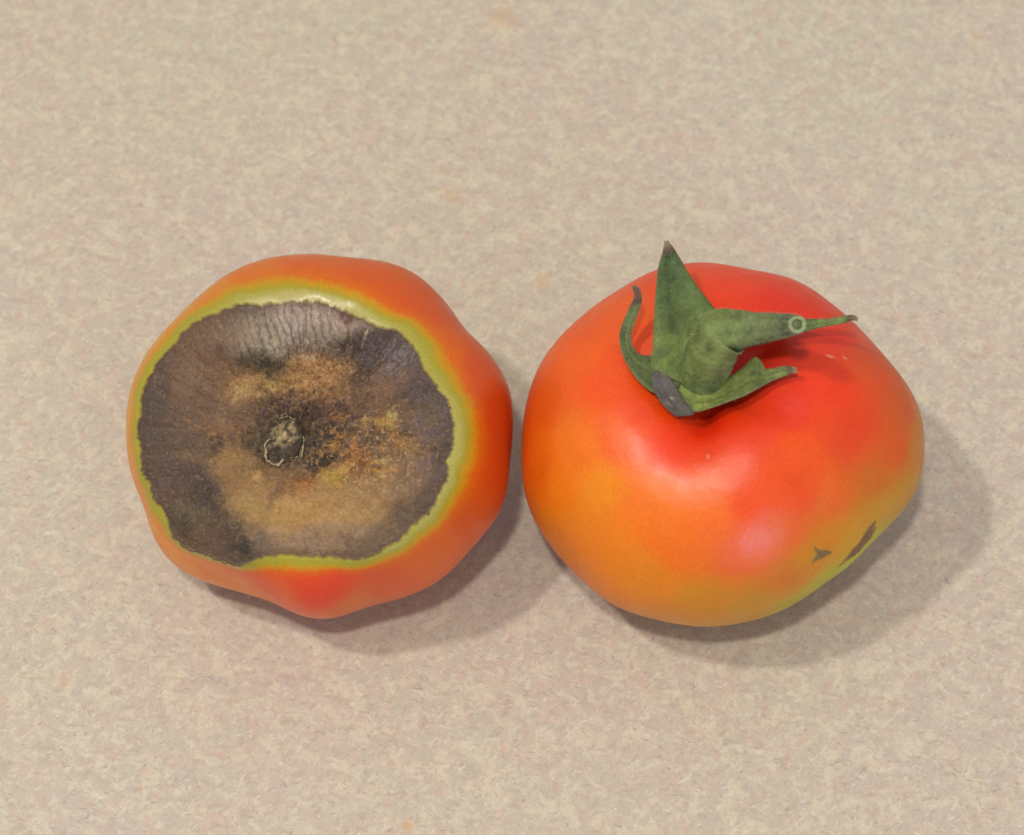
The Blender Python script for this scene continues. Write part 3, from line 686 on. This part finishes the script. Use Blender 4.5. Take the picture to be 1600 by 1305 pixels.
fz = []      # surfaces that carry the fuzz
z = 46.5
fz.append(sepal("sepal", [(1072, 600, 47.2), (1020, 578, 48.0), (1020, 540, 49.0), (1023, 476, 50.0), (1025, 449, 50.3), (1028, 419, 51.4), (1035, 395, 52.8), (1038, 377, 54)],
      [(1120, 560, 47.6), (1134, 510, 48.8), (1118, 484, 49.4), (1098, 459, 50.0), (1081, 435, 50.8), (1067, 411, 51.8), (1055, 391, 53.0), (1044, 376, 54)],
      bulge=-.12, label="broad upright triangular sepal with a dry tip", base_c=(104, 118, 54), mid_c=(68, 88, 56), tip=(146, 128, 98), tipstart=.93, seed=200))
fz.append(sepal("sepal", [(1052, 626, 46.8), (1018, 612, 47.5), (996, 593, 48.2), (978, 566, 49.0), (969, 542, 49.8), (968, 521, 50.6), (975, 500, 51.5), (983, 481, 52.5), (991, 463, 53.8), (988, 448, 55), (994, 446, 55.4)],
      [(1075, 570, 47.6), (1048, 560, 47.6), (1022, 556, 47.8), (1000, 553, 48.0), (988, 540, 48.8), (986, 522, 50.0), (991, 506, 51.4), (998, 486, 52.6), (1003, 467, 54.2), (999, 452, 55.4), (993, 449, 55.7)],
      bulge=-.25, label="narrow sepal curling up like a hook", base_c=(68, 78, 42), mid_c=(102, 112, 66), tip=(112, 84, 70), tipstart=.86, seed=210, wave=.15))
fz.append(sepal("sepal", [(1034, 582, 47.2), (1024, 580, 47.9), (1018, 588, 48.2), (1021, 606, 48.0), (1029, 623, 47.8), (1040, 639, 47.3), (1056, 651, 46.6)],
      [(1040, 581, 47.2), (1044, 587, 47.6), (1050, 595, 47.8), (1059, 609, 47.6), (1069, 624, 47.2), (1079, 637, 46.8), (1084, 648, 46.2)],
      bulge=-.35, label="short blunt sepal dried to purplish grey", base_c=(84, 84, 68), mid_c=(84, 78, 72), grey=((90, 83, 77), .0, .15), tip=(88, 78, 70), tipstart=1.2, seed=220, wave=.7, vein=.35, edge_k=.7, spots=((.62, .55, .035, (165, 158, 160), .7), (.74, .25, .06, (160, 136, 122), .6), (.3, .5, .2, (120, 110, 112), .4))))
fz.append(sepal("sepal", [(1060, 588, 46.6), (1082, 604, 46.9), (1104, 598, 46.8), (1134, 592, 47.2), (1161, 574, 48.4), (1180, 558, 49.6), (1190, 566, 49.6), (1199, 577, 49.4), (1226, 572, 50.2), (1243, 574, 50.8)],
      [(1044, 596, 46.6), (1066, 634, 46.4), (1084, 643, 46.5), (1106, 640, 46.8), (1134, 630, 47.4), (1160, 620, 47.9), (1178, 611, 48.4), (1199, 599, 48.9), (1227, 587, 49.7), (1246, 582, 50.5)],
      bulge=-.3, label="yellow green sepal stretched forward to the right under the stem", base_c=(114, 124, 56), mid_c=(102, 114, 60), tip=(150, 128, 100), tipstart=.95, seed=230, wave=.25))
fz.append(sepal("sepal", [(1120, 500, 47.6), (1170, 492, 48.8), (1220, 494, 50.0), (1260, 498, 51.0), (1293, 498, 51.2), (1318, 494, 51.4), (1332, 492, 52.2), (1340, 496, 52.8)],
      [(1120, 560, 46.5), (1160, 545, 48.0), (1215, 532, 49.6), (1263, 517, 50.6), (1292, 510, 51.0), (1318, 505, 51.3), (1331, 501, 52.0), (1339, 502, 52.6)],
      bulge=.4, label="slender sepal reaching right behind the stem, its dry tip curled", base_c=(86, 104, 48), mid_c=(102, 114, 60), tip=(130, 104, 88), tipstart=.93, seed=240, wave=.1))

# receptacle: the low five sided disc the sepals grow from
cR = at(1085, 592, 45.2); PHn = 60
ph = np.arange(PHn)*2*np.pi/PHn; rr_ = np.linspace(0, 1, 12); PH_, RR_ = np.meshgrid(ph, rr_, indexing='ij')
rad_ = (4.7 + .5*np.cos(5*PH_+1))*RR_
rec = cR + np.stack([rad_*np.cos(PH_), rad_*np.sin(PH_)*.95, 1.3*(1-RR_**2.5) - .9], -1) + .12*fbm(np.stack([PH_*3, RR_*3, 0*RR_], -1), 1, 2, 3)[..., None]
mesh_obj("receptacle", rec, grid_faces(PHn, 12, True)[:, ::-1], m_green, ripe, baseR, (lin((108, 118, 56))*(1+.25*fbm(rec, .6, 3, 4)[..., None]))/KALB)

# stem
nst = 120
ctrl = np.array([[*at(1097, 598, 44.2), 4.2], [*at(1098, 585, 46.5), 4.1], [*at(1106, 562, 50), 4.15], [*at(1118, 538, 53.5), 4.15], [*at(1133, 518, 55.6), 3.95], [*at(1152, 515, 56.3), 3.3], [*at(1178, 513, 57.2), 2.65],
                 [*at(1205, 510, 58.6), 2.2], [*at(1228, 508, 60.2), 1.8], [*at(1240, 507, 62.0), 1.55], [*at(1245.5, 507, 63.6), 1.42]])
sp = spline(ctrl, nst); path = sp[:, :3]; rad_ = sp[:, 3]
u_ = np.linspace(0, 1, nst)
dk_ = np.linalg.norm(path - at(1128, 520, 55), axis=1)
rad_ = rad_ + .55*np.exp(-(dk_/.9)**2) - .22*np.exp(-((dk_-2.0)/.7)**2)
V, F = tube(path, rad_, 40, .07, .35, 301)
V[:-2] = V[:-2] + 0
cu = np.r_[np.repeat(u_, 40), 0, 1]
ribs = np.r_[np.tile(np.sin(np.arange(40)/40*2*np.pi*7), nst), 0, 0]
c = lin((104, 116, 60))*(1-smooth(.3, .9, cu))[:, None] + lin((98, 108, 68))*smooth(.3, .9, cu)[:, None]
c = 1.16*c*(1+.55*fbm(V, .5, 4, 305)[:, None])*(1+.35*fbm(V, 1.8, 3, 306, .6)[:, None])*(1+.12*ribs[:, None])
kn = np.exp(-(np.r_[np.repeat(dk_, 40), 9, 9]/.8)**2)[:, None]*.6; c = c*(1-kn)+lin((132, 148, 88))*kn
dkk = np.exp(-((cu-.90)/.055)**2)[:, None]*(.55+.35*fbm(V, .5, 2, 9)[:, None]); c = c*(1-dkk)+lin((62, 66, 62))*dkk
stem = mesh_obj("stem", V, F, m_green, ripe, baseR, c/KALB); stem['label'] = "thick green stem bending right at a swollen joint"
axis = path[-1]-path[-4]; axis /= np.linalg.norm(axis); toc = CAM-path[-1]; toc /= np.linalg.norm(toc)
nrm = axis*.5 + toc*.8; nrm /= np.linalg.norm(nrm)
a1 = np.cross(nrm, [0, 0, 1]); a1 /= np.linalg.norm(a1); a2 = np.cross(nrm, a1)
tipc = path[-1] + nrm*.15
ph = np.linspace(0, 2*np.pi, 41)
ring = tipc + 1.12*(np.cos(ph)[:, None]*a1 + np.sin(ph)[:, None]*a2)*(1+.06*noise3(np.c_[np.cos(ph)*2, np.sin(ph)*2, 0*ph], 4))[:, None]
V, F = tube(ring, .33, 10, .30, 1.4, 311, cap=False)
ce = mesh_obj("cut_end", V, F, m_green, stem, baseR, np.broadcast_to(alb((148, 158, 112)), V.shape)*(1+.2*fbm(V, 1, 2, 5)[:, None])); ce['label'] = "pale green ring round the hollow cut end"
RR_, PH_ = np.meshgrid(np.linspace(0, 1, 10), np.arange(30)*2*np.pi/30, indexing='xy')
pith = tipc + (RR_*1.15*np.cos(PH_))[..., None]*a1 + (RR_*1.15*np.sin(PH_))[..., None]*a2 + (-.35+.35*RR_**2 + .25*np.exp(-((RR_-.25)/.22)**2)*0)[..., None]*nrm
pc_ = lin((96, 116, 62))*(1-.5*np.exp(-(RR_/.35)**2))[..., None]
mesh_obj("pith", pith, grid_faces(30, 10, True), m_green, stem, baseR, pc_/KALB)

# fuzz: short pale hairs on stem and sepals
rng = np.random.default_rng(4)
HV, HF, HC = [], [], []
def add_hairs(V, F, count, lo=.18, hi=.5):
    V = np.asarray(V); F = np.asarray(F)
    idx = rng.integers(0, len(F), count)
    q = V[F[idx]]; w = rng.dirichlet((1, 1, 1, 1), count); p = (q*w[..., None]).sum(1)
    n_ = np.cross(q[:, 2]-q[:, 0], q[:, 3]-q[:, 1]); l = np.linalg.norm(n_, axis=1); ok = l > 1e-9
    p, n_ = p[ok], n_[ok]/l[ok][:, None]
    n_ = n_ + rng.normal(0, .35, n_.shape); n_ /= np.linalg.norm(n_, axis=1, keepdims=True)
    ln = rng.uniform(lo, hi, len(p))[:, None]
    a = np.cross(n_, rng.normal(0, 1, n_.shape)); a /= np.linalg.norm(a, axis=1, keepdims=True); b = np.cross(n_, a)
    r = .028
    for k in range(3):
        g = 2*np.pi*k/3; HV.append(p + r*(math.cos(g)*a+math.sin(g)*b) - n_*.03)
    HV.append(p + n_*ln)
    return len(p)
tot = 0; base_i = []
def flush(cnt):
    global tot
    o = tot
    A, B, C_, T_ = (np.arange(cnt)+o+cnt*k for k in range(4))
    HF.append(np.stack([A, B, T_], -1)); HF.append(np.stack([B, C_, T_], -1)); HF.append(np.stack([C_, A, T_], -1)); tot += 4*cnt
me = stem.data; Vs, Fs = tube(path, rad_, 40, .07, .35, 301)
def outward(V, F): return V, F
flush(add_hairs(Vs, Fs[:, ::-1], 1800, .25, .6)); flush(add_hairs(Vs, Fs, 1800, .25, .6))
for (V_, F_, nn_, k_) in fz: flush(add_hairs(V_, F_, 700, .15, .5)); flush(add_hairs(V_, F_[:, ::-1], 700, .15, .5))
HVa = np.concatenate(HV)
fuzz = mesh_obj("fuzz", HVa, np.concatenate(HF), m_green, ripe, baseR, np.broadcast_to(alb((168, 172, 136)), HVa.shape)); fuzz['kind'] = 'stuff'
